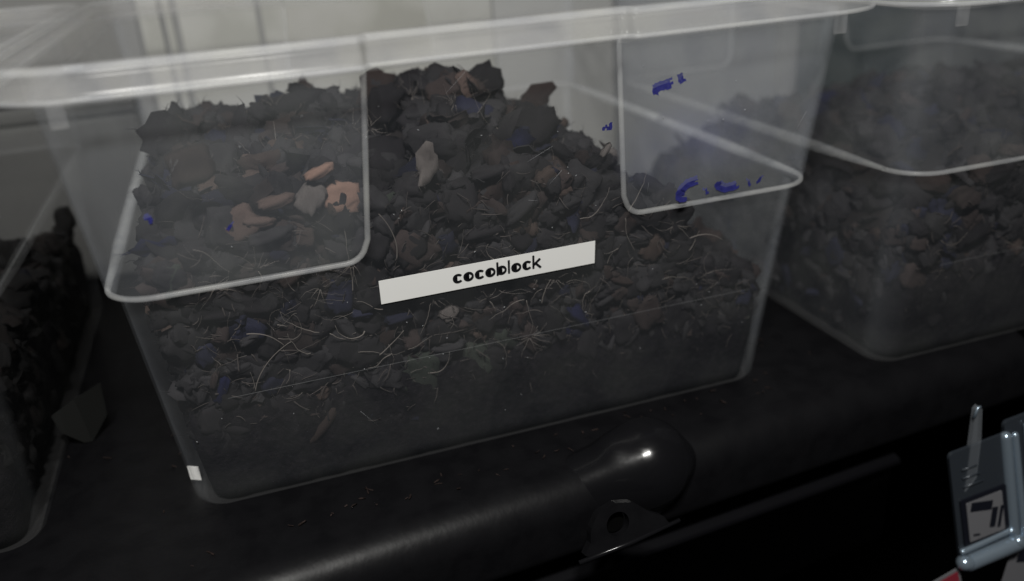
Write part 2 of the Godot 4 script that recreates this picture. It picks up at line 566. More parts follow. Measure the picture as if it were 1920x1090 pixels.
# the word on the label, in round bold strokes
func word_mesh() -> ArrayMesh:
	var st := new_st()
	var R := 0.00228
	var w := 0.00090
	var x := 0.0
	var asc := 0.0066
	var z0 := 0.0001
	for ch in "cocoblock":
		var z1 := 0.00034
		match ch:
			"c":
				ring_arc(st, Vector2(x + R, R), R - w, R, deg_to_rad(42), deg_to_rad(318), z0, z1)
				x += R * 2 - 0.0003 + 0.00035
			"o":
				ring_arc(st, Vector2(x + R, R), R - w, R, 0, TAU * 0.99999, z0, z1)
				x += R * 2 + 0.00045
			"b":
				ring_arc(st, Vector2(x + R, R), R - w, R, 0, TAU * 0.99999, z0, z1)
				bar(st, Vector2(x + w / 2, 0), Vector2(x + w / 2, asc), w, z0, z1 + 0.00003)
				x += R * 2 + 0.00055
			"l":
				bar(st, Vector2(x + w / 2, 0), Vector2(x + w / 2, asc), w, z0, z1)
				x += w + 0.00055
			"k":
				bar(st, Vector2(x + w / 2, 0), Vector2(x + w / 2, asc), w, z0, z1)
				bar(st, Vector2(x + w * 0.8, R * 0.85), Vector2(x + 0.0035, R * 2), w, z0, z1 + 0.00003)
				bar(st, Vector2(x + w * 1.35, R * 1.25), Vector2(x + 0.0038, 0.0), w, z0, z1 + 0.00006)
				x += 0.0040
	word_width = x
	return done(st)
var word_width := 0.0

# ------------------------------------------------------------------ coconut husk
var chip_meshes: Array = []

func chip_mesh(seed_: int) -> ArrayMesh:
	var n := FastNoiseLite.new()
	n.seed = seed_
	n.frequency = 1.1
	n.fractal_octaves = 3
	var st := new_st()
	var size := Vector3(1.0, 0.65 + 0.3 * sin(seed_ * 2.1), 0.42 + 0.2 * sin(seed_ * 3.7))
	var pts := {}
	var res := 5
	var shape := func(p: Vector3) -> Vector3:
		var q := p / pow(pow(absf(p.x), 3.6) + pow(absf(p.y), 3.6) + pow(absf(p.z), 3.6), 1 / 3.6)
		q *= 1.0 + 0.30 * n.get_noise_3dv(p * 1.3) + 0.22 * n.get_noise_3dv(p * 5.0 + Vector3.ONE * 9)
		var o := q * size * 0.5
		o.z += 0.16 * o.x * o.x * sin(seed_ * 1.3) * 2.0 + 0.2 * o.y * o.x * cos(seed_)
		return o
	for f in 6:
		for i in res:
			for j in res:
				var c: Array = []
				for k in [[0, 0], [1, 0], [1, 1], [0, 1]]:
					var u: float = (i + k[0]) * 2.0 / res - 1
					var v: float = (j + k[1]) * 2.0 / res - 1
					c.append([Vector3(1, u, v), Vector3(-1, v, u), Vector3(v, 1, u), Vector3(u, -1, v), Vector3(u, v, 1), Vector3(v, u, -1)][f])
				for k in [0, 1, 2, 0, 2, 3]: st.add_vertex(shape.call(c[k]))
	return done(st)

# a thin curled flake of husk with a ragged outline and frayed fibres at its edge
func flake_mesh(seed_: int) -> ArrayMesh:
	var n := FastNoiseLite.new()
	n.seed = seed_
	n.frequency = 1.0
	n.fractal_octaves = 3
	var r := RandomNumberGenerator.new()
	r.seed = seed_
	var st := new_st()
	var na := 15
	var long := r.randf_range(0.55, 0.95)
	var bend := r.randf_range(-0.5, 0.5)
	var twist := r.randf_range(-0.5, 0.5)
	var at := func(rad: float, i: int, side: float) -> Vector3:
		var g := TAU * (i % na) / na
		var d := Vector2(cos(g), sin(g))
		var ragged := 1.0 + 0.55 * n.get_noise_2d(d.x * 1.6, d.y * 1.6 + 7) + 0.32 * n.get_noise_2d(d.x * 6, d.y * 6)
		var p := d * rad * 0.5 * ragged
		p.y *= long
		var z := bend * p.x * p.x * 1.6 + twist * p.x * p.y * 1.4 + 0.10 * n.get_noise_2d(p.x * 5 + 20, p.y * 5)
		return Vector3(p.x, p.y, z + side * 0.055 * (1.0 - 0.75 * rad * rad) * (1.0 + n.get_noise_2d(p.x * 9, p.y * 9)))
	for side in [1.0, -1.0]:
		for i in na:
			var rs := [0.0, 0.55, 1.0]
			for v in [[0.0, i], [0.55, i], [0.55, i + 1]] if side > 0 else [[0.0, i], [0.55, i + 1], [0.55, i]]: st.add_vertex(at.call(v[0], v[1], side))
			for v in [[0.55, i], [1.0, i], [1.0, i + 1], [0.55, i], [1.0, i + 1], [0.55, i + 1]]: st.add_vertex(at.call(v[0], v[1], side))
	for i in na:
		for v in [[i, 1.0], [i, -1.0], [i + 1, 1.0], [i + 1, 1.0], [i, -1.0], [i + 1, -1.0]]: st.add_vertex(at.call(1.0, v[0], v[1]))
	for k in 7:
		var i := r.randi() % na
		var a: Vector3 = at.call(0.9, i, 0.0)
		var d := (a + Vector3(r.randfn(), r.randfn(), r.randfn()) * 0.25).normalized()
		var path: PackedVector3Array = [a]
		var radii: PackedFloat32Array = [0.014]
		for j in 3:
			d = (d + Vector3(r.randfn(), r.randfn(), r.randfn()) * 0.3).normalized()
			path.append(path[-1] + d * r.randf_range(0.05, 0.14))
			radii.append(0.012 * (1 - 0.3 * (j + 1)))
		tube(st, path, radii, 3)
	return done(st)

# height of the loose heap in a tub
func heap_height(x: float, z: float, which: int) -> float:
	var h := 0.0
	if which == 0:
		var ks := [[-0.165, 0.106], [-0.152, 0.122], [-0.137, 0.149], [-0.122, 0.157], [-0.10, 0.151], [-0.08, 0.157], [-0.05, 0.156], [-0.03, 0.152], [-0.018, 0.158], [0.012, 0.164], [0.03, 0.154], [0.05, 0.144], [0.077, 0.131], [0.0965, 0.096], [0.114, 0.076], [0.13, 0.066], [0.18, 0.060]]
		h = ks[-1][1]
		for i in ks.size() - 1:
			if x < ks[i + 1][0]:
				h = lerpf(ks[i][1], ks[i + 1][1], clampf((x - ks[i][0]) / (ks[i + 1][0] - ks[i][0]), 0, 1))
				break
		h -= (0.020 if x < 0.08 else 0.004) * pow(absf(z - 0.04) / 0.11, 1.4)
	elif which == 1:
		h = 0.114 + 0.006 * sin(x * 40) - 0.25 * maxf(0, -z - 0.02) - 0.7 * maxf(0, -x - 0.085)
	else:
		h = 0.078 + 0.006 * sin(x * 31 + 1) + 0.004 * sin(z * 50)
	return h + 0.003 * sin(x * 160 + z * 90) + 0.002 * sin(z * 210 - x * 60)

func place_in(which: int, p: Vector3, b: Basis, half: Vector3) -> Vector3:
	# keep a chip with that basis and half size inside the walls
	var ex := absf(b.x.x) * half.x + absf(b.y.x) * half.y + absf(b.z.x) * half.z
	var ey := absf(b.x.y) * half.x + absf(b.y.y) * half.y + absf(b.z.y) * half.z
	var ez := absf(b.x.z) * half.x + absf(b.y.z) * half.y + absf(b.z.z) * half.z
	p.y = maxf(p.y, ey + 0.0022)
	var yl := maxf(p.y - ey * 0.6, 0)
	var inset := 0.0022 + (0.006 * clampf(1 - yl / 0.01, 0, 1))
	var zx := D0 + KZ * yl - inset - ez * 1.12 - 0.0006
	var xx := A0 + K * yl - inset - ex - 0.004
	p.z = clampf(p.z, -zx, zx)
	p.x = clampf(p.x, -xx, xx)
	# rounded corners
	var rc := 0.018 + 0.004 * yl
	var cx := A0 + K * yl - rc; var cz := D0 + KZ * yl - rc
	var v := Vector2(absf(p.x) - cx, absf(p.z) - cz)
	if v.x > 0 and v.y > 0:
		var m := rc - inset - maxf(ex, ez) - 0.007
		if v.length() > m:
			v = v.normalized() * maxf(m, 0.002)
			p.x = signf(p.x) * (cx + v.x)
			p.z = signf(p.z) * (cz + v.y)
	return p

func chip_basis(facing: Vector3, tilt: float) -> Basis:
	# the chip's flat side (its z) roughly along facing
	var z := (facing + Vector3(rng.randfn(), rng.randfn(), rng.randfn()) * tilt).normalized()
	var x := z.cross(Vector3(rng.randfn(), rng.randfn(), rng.randfn())).normalized()
	return Basis(x, z.cross(x), z)

func tone() -> String:
	var r := rng.randf()
	if r < 0.40: return "husk_dark"
	if r < 0.64: return "husk_grey"
	if r < 0.80: return "husk_brown"
	if r < 0.88: return "husk_blue"
	if r < 0.95: return "husk_green"
	if r < 0.985: return "husk_tan"
	return "husk_pale"

func fibre(st: SurfaceTool, start: Vector3, dir: Vector3, length: float, r: float, curl: float, sides := 4, n := 11) -> void:
	var path: PackedVector3Array = [start]
	var radii: PackedFloat32Array = [r * 0.6]
	var d := dir.normalized()
	var axis := Vector3(rng.randfn(), rng.randfn(), rng.randfn()).normalized()
	for i in n:
		d = (d.rotated(axis, curl * rng.randf_range(0.3, 1.7) / n) + Vector3(rng.randfn(), rng.randfn(), rng.randfn()) * 0.10).normalized()
		path.append(path[-1] + d * length / n)
		radii.append(r * (1.0 - 0.7 * i / n))
	tube(st, path, radii, sides)

func fill_tub(which: int, at: Vector3, where: String, n_single: int, n_fill: int, n_fibre: int) -> void:
	# the solid body of packed husk under the loose chips
	var rows: Array = []
	var st := new_st()
	var nx := 36; var nz := 30
	for j in nz + 1:
		for i in nx + 1:
			var u := i * 2.0 / nx - 1; var v := j * 2.0 / nz - 1
			var h := heap_height(u * 0.14, v * 0.14, which) - 0.011
			st.add_vertex(Vector3(u * (A0 + K * h - 0.014), h, v * (D0 + KZ * h - 0.014)))
	for j in nz:
		for i in nx:
			var a := j * (nx + 1) + i
			for k in [a, a + 1, a + nx + 1, a + 1, a + nx + 2, a + nx + 1]: st.add_index(k)
	var base := (nx + 1) * (nz + 1)
	var edge: Array = []
	for i in nx: edge.append(i)
	for j in nz: edge.append(j * (nx + 1) + nx)
	for i in nx: edge.append(nz * (nx + 1) + nx - i)
	for j in nz: edge.append((nz - j) * (nx + 1))
	for e in edge:
		var u: float = (e % (nx + 1)) * 2.0 / nx - 1; var v: float = (e / (nx + 1)) * 2.0 / nz - 1
		st.add_vertex(Vector3(u * (A0 - 0.011), 0.0012, v * (D0 - 0.011)))
	for i in edge.size():
		var i2 := (i + 1) % edge.size()
		for k in [edge[i], edge[i2], base + i, edge[i2], base + i2, base + i]: st.add_index(k)
	var core := put("packed_husk", done(st), M.husk_core)
	core.position = at + Vector3(0, 0.0006, 0)
	tag(core, "dark packed coconut husk at the heart of the heap in the " + where, "husk mulch", "", "stuff")
	# fine husk packed against the walls at the foot
	var low: Array = []
	var fn := FastNoiseLite.new()
	fn.seed = 5 + which
	fn.frequency = 60.0
	for q in [[0.0014, -0.0045], [0.0035, -0.0032], [0.010, -0.0028], [0.020, -0.0026], [0.032, -0.0026], [0.044, -0.0030], [0.050, -0.0055], [0.054, -0.011], [0.055, -0.022]]:
		var base_ring := outline(q[0], 0.0)
		var inner := outline(q[0], q[1])
		var row: PackedVector3Array = []
		for i in inner.size():
			var p: Vector3 = inner[i]
			var bump := fn.get_noise_3dv(p)
			var face := clampf((absf(p.z) - (D0 + KZ * q[0] - 0.028)) / 0.028, 0, 1)
			p.x *= lerpf(0.955, 0.980, face)
			p.y = maxf(p.y + (0.014 * bump if q[0] > 0.03 else 0.0), 0.0012)
			p.z += -signf(p.z) * maxf(0.0, bump) * 0.0016
			row.append(p)
		low.append(row)
	var fine := put("fine_husk", grid_mesh(low, true, false), M.husk_fine)
	fine.position = at
	tag(fine, "fine dark husk packed at the foot of the " + where, "husk mulch", "", "stuff")
	# loose chips: front layer, top layer, side layers
	var singles: Array = []
	var mm_list: Array = []
	var total := n_single + n_fill
	for i in total:
		var single := i < n_single
		var size := rng.randf_range(0.013, 0.026) if single else rng.randf_range(0.008, 0.020)
		var half := Vector3(0.5, 0.42, 0.16) * size
		var pick := rng.randf()
		var p: Vector3
		var b: Basis
		for attempt in 24:
			if pick < (0.55 if single else 0.36):
				var x := rng.randf_range(-0.16, 0.16)
				var y := lerpf(0.028, heap_height(x, 0.14, which), rng.randf())
				p = Vector3(x, y, D0 + KZ * y - rng.randf_range(0.002, 0.005 if single else 0.018))
				b = chip_basis(Vector3(0, 0, 1), 0.35)
			elif pick < (0.92 if single else 0.76):
				p = Vector3(rng.randf_range(-0.16, 0.16), 0, rng.randf_range(-0.13, 0.15))
				p.y = heap_height(p.x, p.z, which) - rng.randf_range(-0.003, 0.003 if single else 0.012)
				b = chip_basis(Vector3(0, 1, 0.3), 0.6)
			else:
				var s := -1.0 if rng.randf() < 0.5 else 1.0
				var z := rng.randf_range(-0.14, 0.14)
				var y := heap_height(s * 0.15, z, which) * rng.randf_range(0.02, 1.0)
				p = Vector3(s * (A0 + K * y - rng.randf_range(0.002, 0.012)), y, z)
				b = chip_basis(Vector3(s, 0, 0), 0.35)
			p = place_in(which, p, b, half)
			if not single: break
			var clear := true
			for q in singles:
				if p.distance_to(q[0]) < (size + q[1]) * 0.42:
					clear = false
					break
			if clear: break
		var shape := rng.randi() % chip_meshes.size()
		var xf := Transform3D(b.scaled_local(Vector3.ONE * size), at + p)
		if single:
			singles.append([p, size])
			var k := tone()
			if k in ["husk_tan", "husk_pale"]: xf = xf.scaled_local(Vector3.ONE * 0.72)
			var o := MeshInstance3D.new()
			o.name = numbered("coconut_husk_chip")
			o.mesh = chip_meshes[shape]
			o.material_override = M[k]
			o.transform = xf
			add_child(o, true)
			var looks := {"husk_dark": "blackish brown", "husk_grey": "dark grey", "husk_brown": "dull brown", "husk_blue": "blue-black", "husk_green": "greenish grey", "husk_tan": "light tan", "husk_pale": "pale greyish"}
			var build: String = ("small " if size < 0.0170 else ("large " if size > 0.0220 else "")) + ("upright " if absf(b.z.y) < 0.25 and p.z < D0 + KZ * p.y - 0.022 else "")
			tag(o, build + looks[k] + " husk chip, " + where + " " + spot_of(p, which), "husk chip", "coconut husk chips in the " + where)
		else:
			mm_list.append([xf, shape])
	for s in chip_meshes.size():
		var of: Array = mm_list.filter(func(e): return e[1] == s)
		if of.is_empty(): continue
		if s > 2 and which == 9: continue
		pile_add(of, s, where)
	var mm := MultiMesh.new()
	mm.transform_format = MultiMesh.TRANSFORM_3D
	mm.use_colors = true
	mm.mesh = chip_meshes[0]
	# fibres
	var f1 := new_st()
	for i in n_fibre:
		var path: PackedVector3Array = []
		var radii: PackedFloat32Array = []
		var r := 0.00008 + 0.00026 * pow(rng.randf(), 2.5)
		var on_front := rng.randf() < 0.6
		var pos := Vector3(rng.randf_range(-0.12, 0.12), 0, rng.randf_range(-0.04, 0.13))
		if on_front:
			pos.x = clampf(rng.randfn(-0.01, 0.065), -0.125, 0.115)
			pos.y = clampf(rng.randfn(0.088, 0.020), 0.015, heap_height(pos.x, 0.14, which) - 0.002)
		else: pos.y = heap_height(pos.x, pos.z, which) + 0.002
		var d := Vector3(rng.randfn(), rng.randfn() * 0.8, 0 if on_front else rng.randfn()).normalized()
		var axis := Vector3(0, 0, 1) if on_front else Vector3(rng.randfn(), rng.randfn(), rng.randfn()).normalized()
		var curl := rng.randfn() * 0.9
		var length := rng.randf_range(0.005, 0.022)
		var away := rng.randf_range(0.0010, 0.0040)
		for k in 11:
			var lx := A0 + K * pos.y - 0.02
			var q := Vector3(clampf(pos.x, -lx, lx), maxf(pos.y, 0.004), 0)
			q.z = D0 + KZ * q.y - away if on_front else clampf(pos.z, -0.13, D0 + KZ * q.y - 0.004)
			path.append(q)
			radii.append(r * (1.0 - 0.7 * k / 10.0))
			pos += d * length / 10.0
			d = d.rotated(axis, curl / 10.0 + rng.randfn() * 0.22)
		tube(f1, path, radii, 4)
	for i in n_fibre / 6:
		var c := Vector3(clampf(rng.randfn(-0.01, 0.07), -0.12, 0.115), clampf(rng.randfn(0.092, 0.018), 0.03, 0.12), 0)
		c.y = minf(c.y, heap_height(c.x, 0.14, which) - 0.004)
		var on_top := rng.randf() < 0.45
		if on_top: c = Vector3(rng.randf_range(-0.12, 0.10), 0, rng.randf_range(0.0, 0.11))
		if on_top: c.y = heap_height(c.x, c.z, which) + 0.004
		for k in 9:
			var path: PackedVector3Array = []
			var radii: PackedFloat32Array = []
			var g := rng.randf() * TAU
			var d := Vector3(cos(g), sin(g), rng.randfn() * 0.5 if on_top else 0.0).normalized()
			var q := c + d * 0.001
			var l := rng.randf_range(0.003, 0.011)
			for j in 6:
				path.append(Vector3(q.x, maxf(q.y, 0.004), q.z if on_top else D0 + KZ * q.y - 0.0012 - 0.002 * (1 - j / 5.0)))
				radii.append(0.00016 * (1 - 0.13 * j))
				d = (d + Vector3(rng.randfn(), rng.randfn(), rng.randfn() if on_top else 0.0) * 0.25).normalized()
				q += d * l / 5.0
			tube(f1, path, radii, 3)
	# short dark fluff that blurs the edges of the chips
	var f2 := new_st()
	for i in n_fibre * 9:
		var c := Vector3(rng.randf_range(-0.135, 0.135), 0, rng.randf_range(-0.05, 0.135))
		var front := rng.randf() < 0.55
		if front:
			c.y = rng.randf_range(0.03, maxf(0.035, heap_height(c.x, 0.14, which)))
			c.z = D0 + KZ * c.y - rng.randf_range(0.0025, 0.006)
		else:
			c.z = minf(c.z, D0 + 0.005)
			c.y = heap_height(c.x, c.z, which) + rng.randf_range(-0.002, 0.004)
		fibre(f2, c, Vector3(rng.randfn(), rng.randfn() + (0.0 if front else 0.4), -0.15 if front else rng.randfn()), rng.randf_range(0.003, 0.010), rng.randf_range(0.00012, 0.00040), rng.randf_range(-1.5, 1.5), 3, 5)
	var fz := put("husk_fluff", done(f2), M.fluff)
	fz.position = at
	tag(fz, "short dark fuzz of husk between the chips in the " + where, "coconut fibre", "", "stuff")
	var fo := put("coconut_fibres", done(f1), M.fibre if which == 0 else M.fibre_dark)
	fo.position = at
	tag(fo, "fine loose coconut fibres tangled through the chips in the " + where, "coconut fibre", "", "stuff")

# where in its tub a chip lies, said by what can be found around it
func spot_of(p: Vector3, which: int) -> String:
	var side := "between upper panels"
	if which == 0 and p.x > -0.055 and p.x < 0.047:
		side = "by label's word" if absf(p.x - 0.004) < 0.022 else ("by label's left end" if p.x < 0 else "by label's right end")
	elif p.x <= -0.105: side = "next to left wall"
	elif p.x < -0.052: side = "below left panel" if p.y < LEDGE else "behind left panel"
	elif p.x > 0.105: side = "next to right wall"
	elif p.x > 0.052: side = "below right panel" if p.y < LEDGE else "behind right panel"
	if p.z < D0 + KZ * p.y - 0.022: return ("back slope, " if p.z < 0 else ("heap top, " if p.z < 0.08 else "heap brow, ")) + side
	var row := "near the foot" if p.y < 0.03 else ("under moulded line" if p.y < 0.06 else ("above moulded line" if p.y < 0.09 else ("at ledge height" if p.y < 0.125 else "high up")))
	return "front " + row + ", " + side

var piles := {}
func pile_add(of: Array, shape: int, where: String) -> void:
	var mm := MultiMesh.new()
	mm.transform_format = MultiMesh.TRANSFORM_3D
	mm.use_colors = true
	mm.mesh = chip_meshes[shape]
	mm.instance_count = of.size()
	for i in of.size():
		mm.set_instance_transform(i, of[i][0])
		var v := rng.randf()
		var c := Color(0.017, 0.016, 0.020)
		if v > 0.45: c = Color(0.032, 0.032, 0.038)
		if v > 0.75: c = Color(0.040, 0.031, 0.032)
		if v > 0.90: c = Color(0.014, 0.016, 0.040)
		if v > 0.965: c = Color(0.07, 0.052, 0.048)
		mm.set_instance_color(i, c * rng.randf_range(0.7, 1.3) * (0.18 if where == "left tub" else 1.0))  # left tub's chips coloured darker, standing for the dimmer light there
	var o: MultiMeshInstance3D = MultiMeshInstance3D.new()
	o.multimesh = mm
	o.material_override = M.husk
	if not piles.has(where):
		o.name = numbered("husk_mulch")
		add_child(o, true)
		tag(o, "loose dark coconut husk mulch filling the " + where, "husk mulch", "", "stuff")
		piles[where] = o
	else:
		o.name = "mulch"
		o.set_meta("kind", "stuff")
		piles[where].add_child(o, true)

func marked_chip(at: Vector3, size: float, key: String, shape: int, turn: float, label: String) -> void:
	var o := MeshInstance3D.new()
	o.name = numbered("coconut_husk_chip")
	o.mesh = chip_meshes[shape]
	o.material_override = M[key]
	var b := Basis(Vector3(0, 0, 1), turn) * Basis(Vector3(1, 0, 0), -0.2)
	var half := Vector3(0.5, 0.42, 0.26) * size
	o.transform = Transform3D(b.scaled_local(Vector3.ONE * size), place_in(0, at, b, half))
	add_child(o, true)
	tag(o, label, "husk chip", "coconut husk chips in the middle tub")

# ------------------------------------------------------------------ the shelf
func sweep_x(profile: PackedVector2Array, x0: float, x1: float) -> ArrayMesh:
	# profile of (z, y), closed, extruded along x, with end caps
	var st := new_st()
	var n := profile.size()
	for i in n:
		var a := profile[i]; var b := profile[(i + 1) % n]
		for k in 16:
			var xa := lerpf(x0, x1, k / 16.0); var xb := lerpf(x0, x1, (k + 1) / 16.0)
			for v in [Vector3(xa, a.y, a.x), Vector3(xa, b.y, b.x), Vector3(xb, a.y, a.x), Vector3(xa, b.y, b.x), Vector3(xb, b.y, b.x), Vector3(xb, a.y, a.x)]: st.add_vertex(v)
	st.set_smooth_group(-1)
	var tri := Geometry2D.triangulate_polygon(profile)
	for i in range(0, tri.size(), 3):
		for k in [0, 1, 2]: st.add_vertex(Vector3(x0, profile[tri[i + k]].y, profile[tri[i + k]].x))
		for k in [0, 2, 1]: st.add_vertex(Vector3(x1, profile[tri[i + k]].y, profile[tri[i + k]].x))
	return done(st)

func shelf() -> void:
	var s := thing("plastic_shelf", "black plastic shelf with a rounded front edge carrying the three tubs", "shelf")
	s.rotation.y = 0.078
	var top: PackedVector2Array = [Vector2(-0.27, -0.0002)]
	for i in 13:
		var g := PI / 2 * i / 12.0
		top.append(Vector2(0.178 + 0.017 * sin(g), -0.0172 + 0.017 * cos(g)))
	top.append(Vector2(0.195, -0.034))
	for i in 5:
		var g := PI / 2 * i / 4.0
		top.append(Vector2(0.188 + 0.007 * cos(g), -0.034 - 0.007 * sin(g)))
	top.append_array(PackedVector2Array([Vector2(0.176, -0.041), Vector2(0.176, -0.03), Vector2(-0.27, -0.03)]))
	put("shelf_top", sweep_x(top, -0.75, 0.30), M.shelf_black, s)
	# skirt under the edge with a raised lip
	var skirt: PackedVector2Array = [Vector2(0.150, -0.0305), Vector2(0.176, -0.0405), Vector2(0.180, -0.042), Vector2(0.181, -0.058), Vector2(0.186, -0.0595), Vector2(0.1875, -0.062), Vector2(0.186, -0.0645), Vector2(0.181, -0.066), Vector2(0.181, -0.12), Vector2(0.150, -0.12)]
	put("skirt", sweep_x(skirt, -0.75, 0.215), M.shelf_smooth, s)
	# moulded corner socket that bulges over the edge
	var axis := Vector3(-0.40, 0.58, 0.71).normalized()
	var mid := Vector3(0.0450, -0.0055, 0.186)
	var f := func(p: Vector3) -> float:
		var q := p - mid
		var h := q.dot(axis)
		var rad := (q - axis * h).length()
		var ring := Vector2(rad - 0.0110, h).length() - 0.0075
		var plug := maxf(rad - 0.013, absf(h + 0.004) - 0.0045)
		var sleeve := capsule(p, mid + Vector3(0, -0.010, -0.006), mid + Vector3(0.001, -0.024, -0.004), 0.0165, 0.012)
		var knob := minf(p.distance_to(mid + Vector3(0.0160, -0.0005, 0.0045)) - 0.0075, p.distance_to(mid + Vector3(-0.0150, 0.0070, -0.0050)) - 0.0075)
		var arm := capsule(p, mid + Vector3(0.0, -0.013, -0.012), mid + Vector3(0.045, -0.014, -0.012), 0.0170, 0.0150)
		var neck := capsule(p, mid + Vector3(-0.040, -0.013, -0.012), mid, 0.0165, 0.0190)
		return smin(smin(smin(smin(ring, plug, 0.006), sleeve, 0.010), smin(arm, neck, 0.01), 0.012), knob, 0.006)
	put("corner_socket", nets(f, Vector3(-0.02, -0.085, 0.145), Vector3(0.108, 0.02, 0.225), 0.0019), M.moulded_black, s)
	# lug with a screw hole
	var st := new_st()
	st.set_smooth_group(-1)
	var n := 40
	var hole: Array = []
	var rim: Array = []
	var outl := [Vector2(-0.0205, -0.0115), Vector2(0.031, -0.008), Vector2(0.018, -0.001), Vector2(0.0085, 0.0078), Vector2(0.0, 0.0100), Vector2(-0.0088, 0.0078), Vector2(-0.0135, 0.001), Vector2(-0.0145, -0.006)]
	for i in n:
		var g := TAU * i / n
		var d := Vector2(cos(g), sin(g))
		hole.append(d * 0.0056)
		var best := Vector2.ZERO
		for k in outl.size():
			var hit = Geometry2D.segment_intersects_segment(Vector2.ZERO, d * 0.1, outl[k], outl[(k + 1) % outl.size()])
			if hit != null: best = hit
		rim.append(best)
	for i in n:
		var j := (i + 1) % n
		for q in [[hole[i], hole[j], rim[i], rim[j], 0.004, 0.004], [hole[i], hole[j], hole[i], hole[j], 0.004, 0.0], [rim[i], rim[j], rim[i], rim[j], 0.0, 0.004], [rim[i], rim[j], hole[i], hole[j], 0.0, 0.0]]:
			var a := Vector3(q[0].x, q[0].y, q[4]); var b := Vector3(q[1].x, q[1].y, q[4])
			var c := Vector3(q[2].x, q[2].y, q[5]); var d := Vector3(q[3].x, q[3].y, q[5])
			for v in [a, b, c, b, d, c]: st.add_vertex(v)
	var lug := put("screw_lug", done(st), M.shelf_black, s)
	lug.position = Vector3(0.0105, -0.0075, 0.2155)
	lug.rotation = Vector3(-0.25, 0, 0)
	var rod := put("lug_edge", tube_mesh(PackedVector3Array([Vector3(-0.021, -0.0118, 0.0035), Vector3(0.005, -0.0105, 0.0042), Vector3(0.031, -0.0083, 0.0035)]), 0.0011, 8), M.moulded_black, lug)
	var plug := CylinderMesh.new()
	plug.top_radius = 0.0053; plug.bottom_radius = 0.0053; plug.height = 0.001
	var pl := put("screw_recess", plug, M.hole_black, lug)
	pl.rotation.x = PI / 2
	pl.position.z = -0.001
	# the next shelf along, set a little lower and further back
	var s2 := thing("plastic_shelf", "next black shelf beyond the end of the tubs' shelf edge", "shelf", Vector3(0, 0, 0))
	s2.rotation.y = 0.078
	var p2: PackedVector2Array = [Vector2(-0.27, -0.0004), Vector2(0.140, -0.0004), Vector2(0.150, -0.004), Vector2(0.155, -0.012), Vector2(0.155, -0.03), Vector2(-0.27, -0.03)]
	put("shelf_top", sweep_x(p2, 0.303, 0.95), M.shelf_black, s2)
	var p3: PackedVector2Array = [Vector2(0.09, -0.0305), Vector2(0.15, -0.0305), Vector2(0.152, -0.045), Vector2(0.15, -0.06), Vector2(0.09, -0.06)]
	put("skirt", sweep_x(p3, 0.303, 0.95), M.shelf_black, s2)

func surroundings() -> void:
	# boarded wall behind the shelf: boards butt with recessed joints
	var w := Node3D.new()
	w.name = "back_wall"
	add_child(w)
	w.set_meta("kind", "structure")
	w.set_meta("label", "off white painted board wall behind the storage tubs")
	var edges := [[-0.30, -0.159, 0.0, "wall_shade"], [-0.156, -0.141, 0.006, "wall_paint"], [-0.138, -0.132, 0.003, "wall_paint"], [-0.128, -0.0685, 0.0, "wall_paint"], [-0.0652, 0.1290, 0.0, "wall_paint"], [0.1305, 0.244, -0.001, "wall_mid_shade"], [0.2475, 0.42, 0.0, "wall_cool_shade"], [0.424, 1.2, -0.001, "wall_deep_shade"], [-1.1, -0.303, -0.004, "wall_deep_shade"]]  # outer boards coloured darker, painting the fall-off of the lamp light
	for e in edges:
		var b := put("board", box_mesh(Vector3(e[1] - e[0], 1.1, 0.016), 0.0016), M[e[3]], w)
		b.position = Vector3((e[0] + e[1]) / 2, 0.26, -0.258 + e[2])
	var back := put("joint_backing", box_mesh(Vector3(2.28, 1.08, 0.01), 0.001), M.wall_shade, w)
	back.position = Vector3(0.05, 0.26, -0.2595)
	var lowb := put("lower_shade_panel", box_mesh(Vector3(2.3, 0.9, 0.01), 0.001), M.hole_black, w)  # black panel added where the space under the shelf lies in shade
	lowb.position = Vector3(0.05, -0.49, -0.235)
	# boxes between the wall and the outer tubs
	var g := thing("storage_box", "dark teal box standing behind the right tub", "storage box", Vector3(0.49, 0, -0.222))
	put("body", box_mesh(Vector3(0.105, 0.30, 0.04), 0.005), M.box_teal, g).position.y = 0.1505
	put("lid", box_mesh(Vector3(0.112, 0.02, 0.046), 0.004), M.box_teal, g).position.y = 0.3085
	g = thing("storage_box", "greenish grey box beside the teal box behind the right tub", "storage box", Vector3(0.70, 0, -0.224))
	put("body", box_mesh(Vector3(0.29, 0.26, 0.038), 0.005), M.box_grey, g).position.y = 0.1305
	put("lid", box_mesh(Vector3(0.30, 0.02, 0.044), 0.004), M.box_grey, g).position.y = 0.2685
	g = thing("storage_box", "added charcoal box darkening the space behind the left tub", "storage box", Vector3(-0.40, 0, -0.222))  # dark box added to dim the background behind the left tub
	put("body", box_mesh(Vector3(0.46, 0.126, 0.04), 0.005), M.added_box_dark, g).position.y = 0.0635
	put("lid", box_mesh(Vector3(0.462, 0.012, 0.041), 0.004), M.added_box_dark, g).position.y = 0.1326

func rounded(w: float, h: float, r: float, n := 5) -> PackedVector2Array:
	var o: PackedVector2Array = []
	for c in 4:
		for i in n + 1:
			var g: float = PI / 2 * (c + float(i) / n)
			o.append(Vector2([1, -1, -1, 1][c] * (w / 2 - r), [1, 1, -1, -1][c] * (h / 2 - r)) + Vector2(cos(g), sin(g)) * r)
	return o

func plate(w: float, h: float, r: float, z0: float, z1: float) -> ArrayMesh:
	var st := new_st()
	slab(st, rounded(w, h, r), z0, z1)
	return done(st)

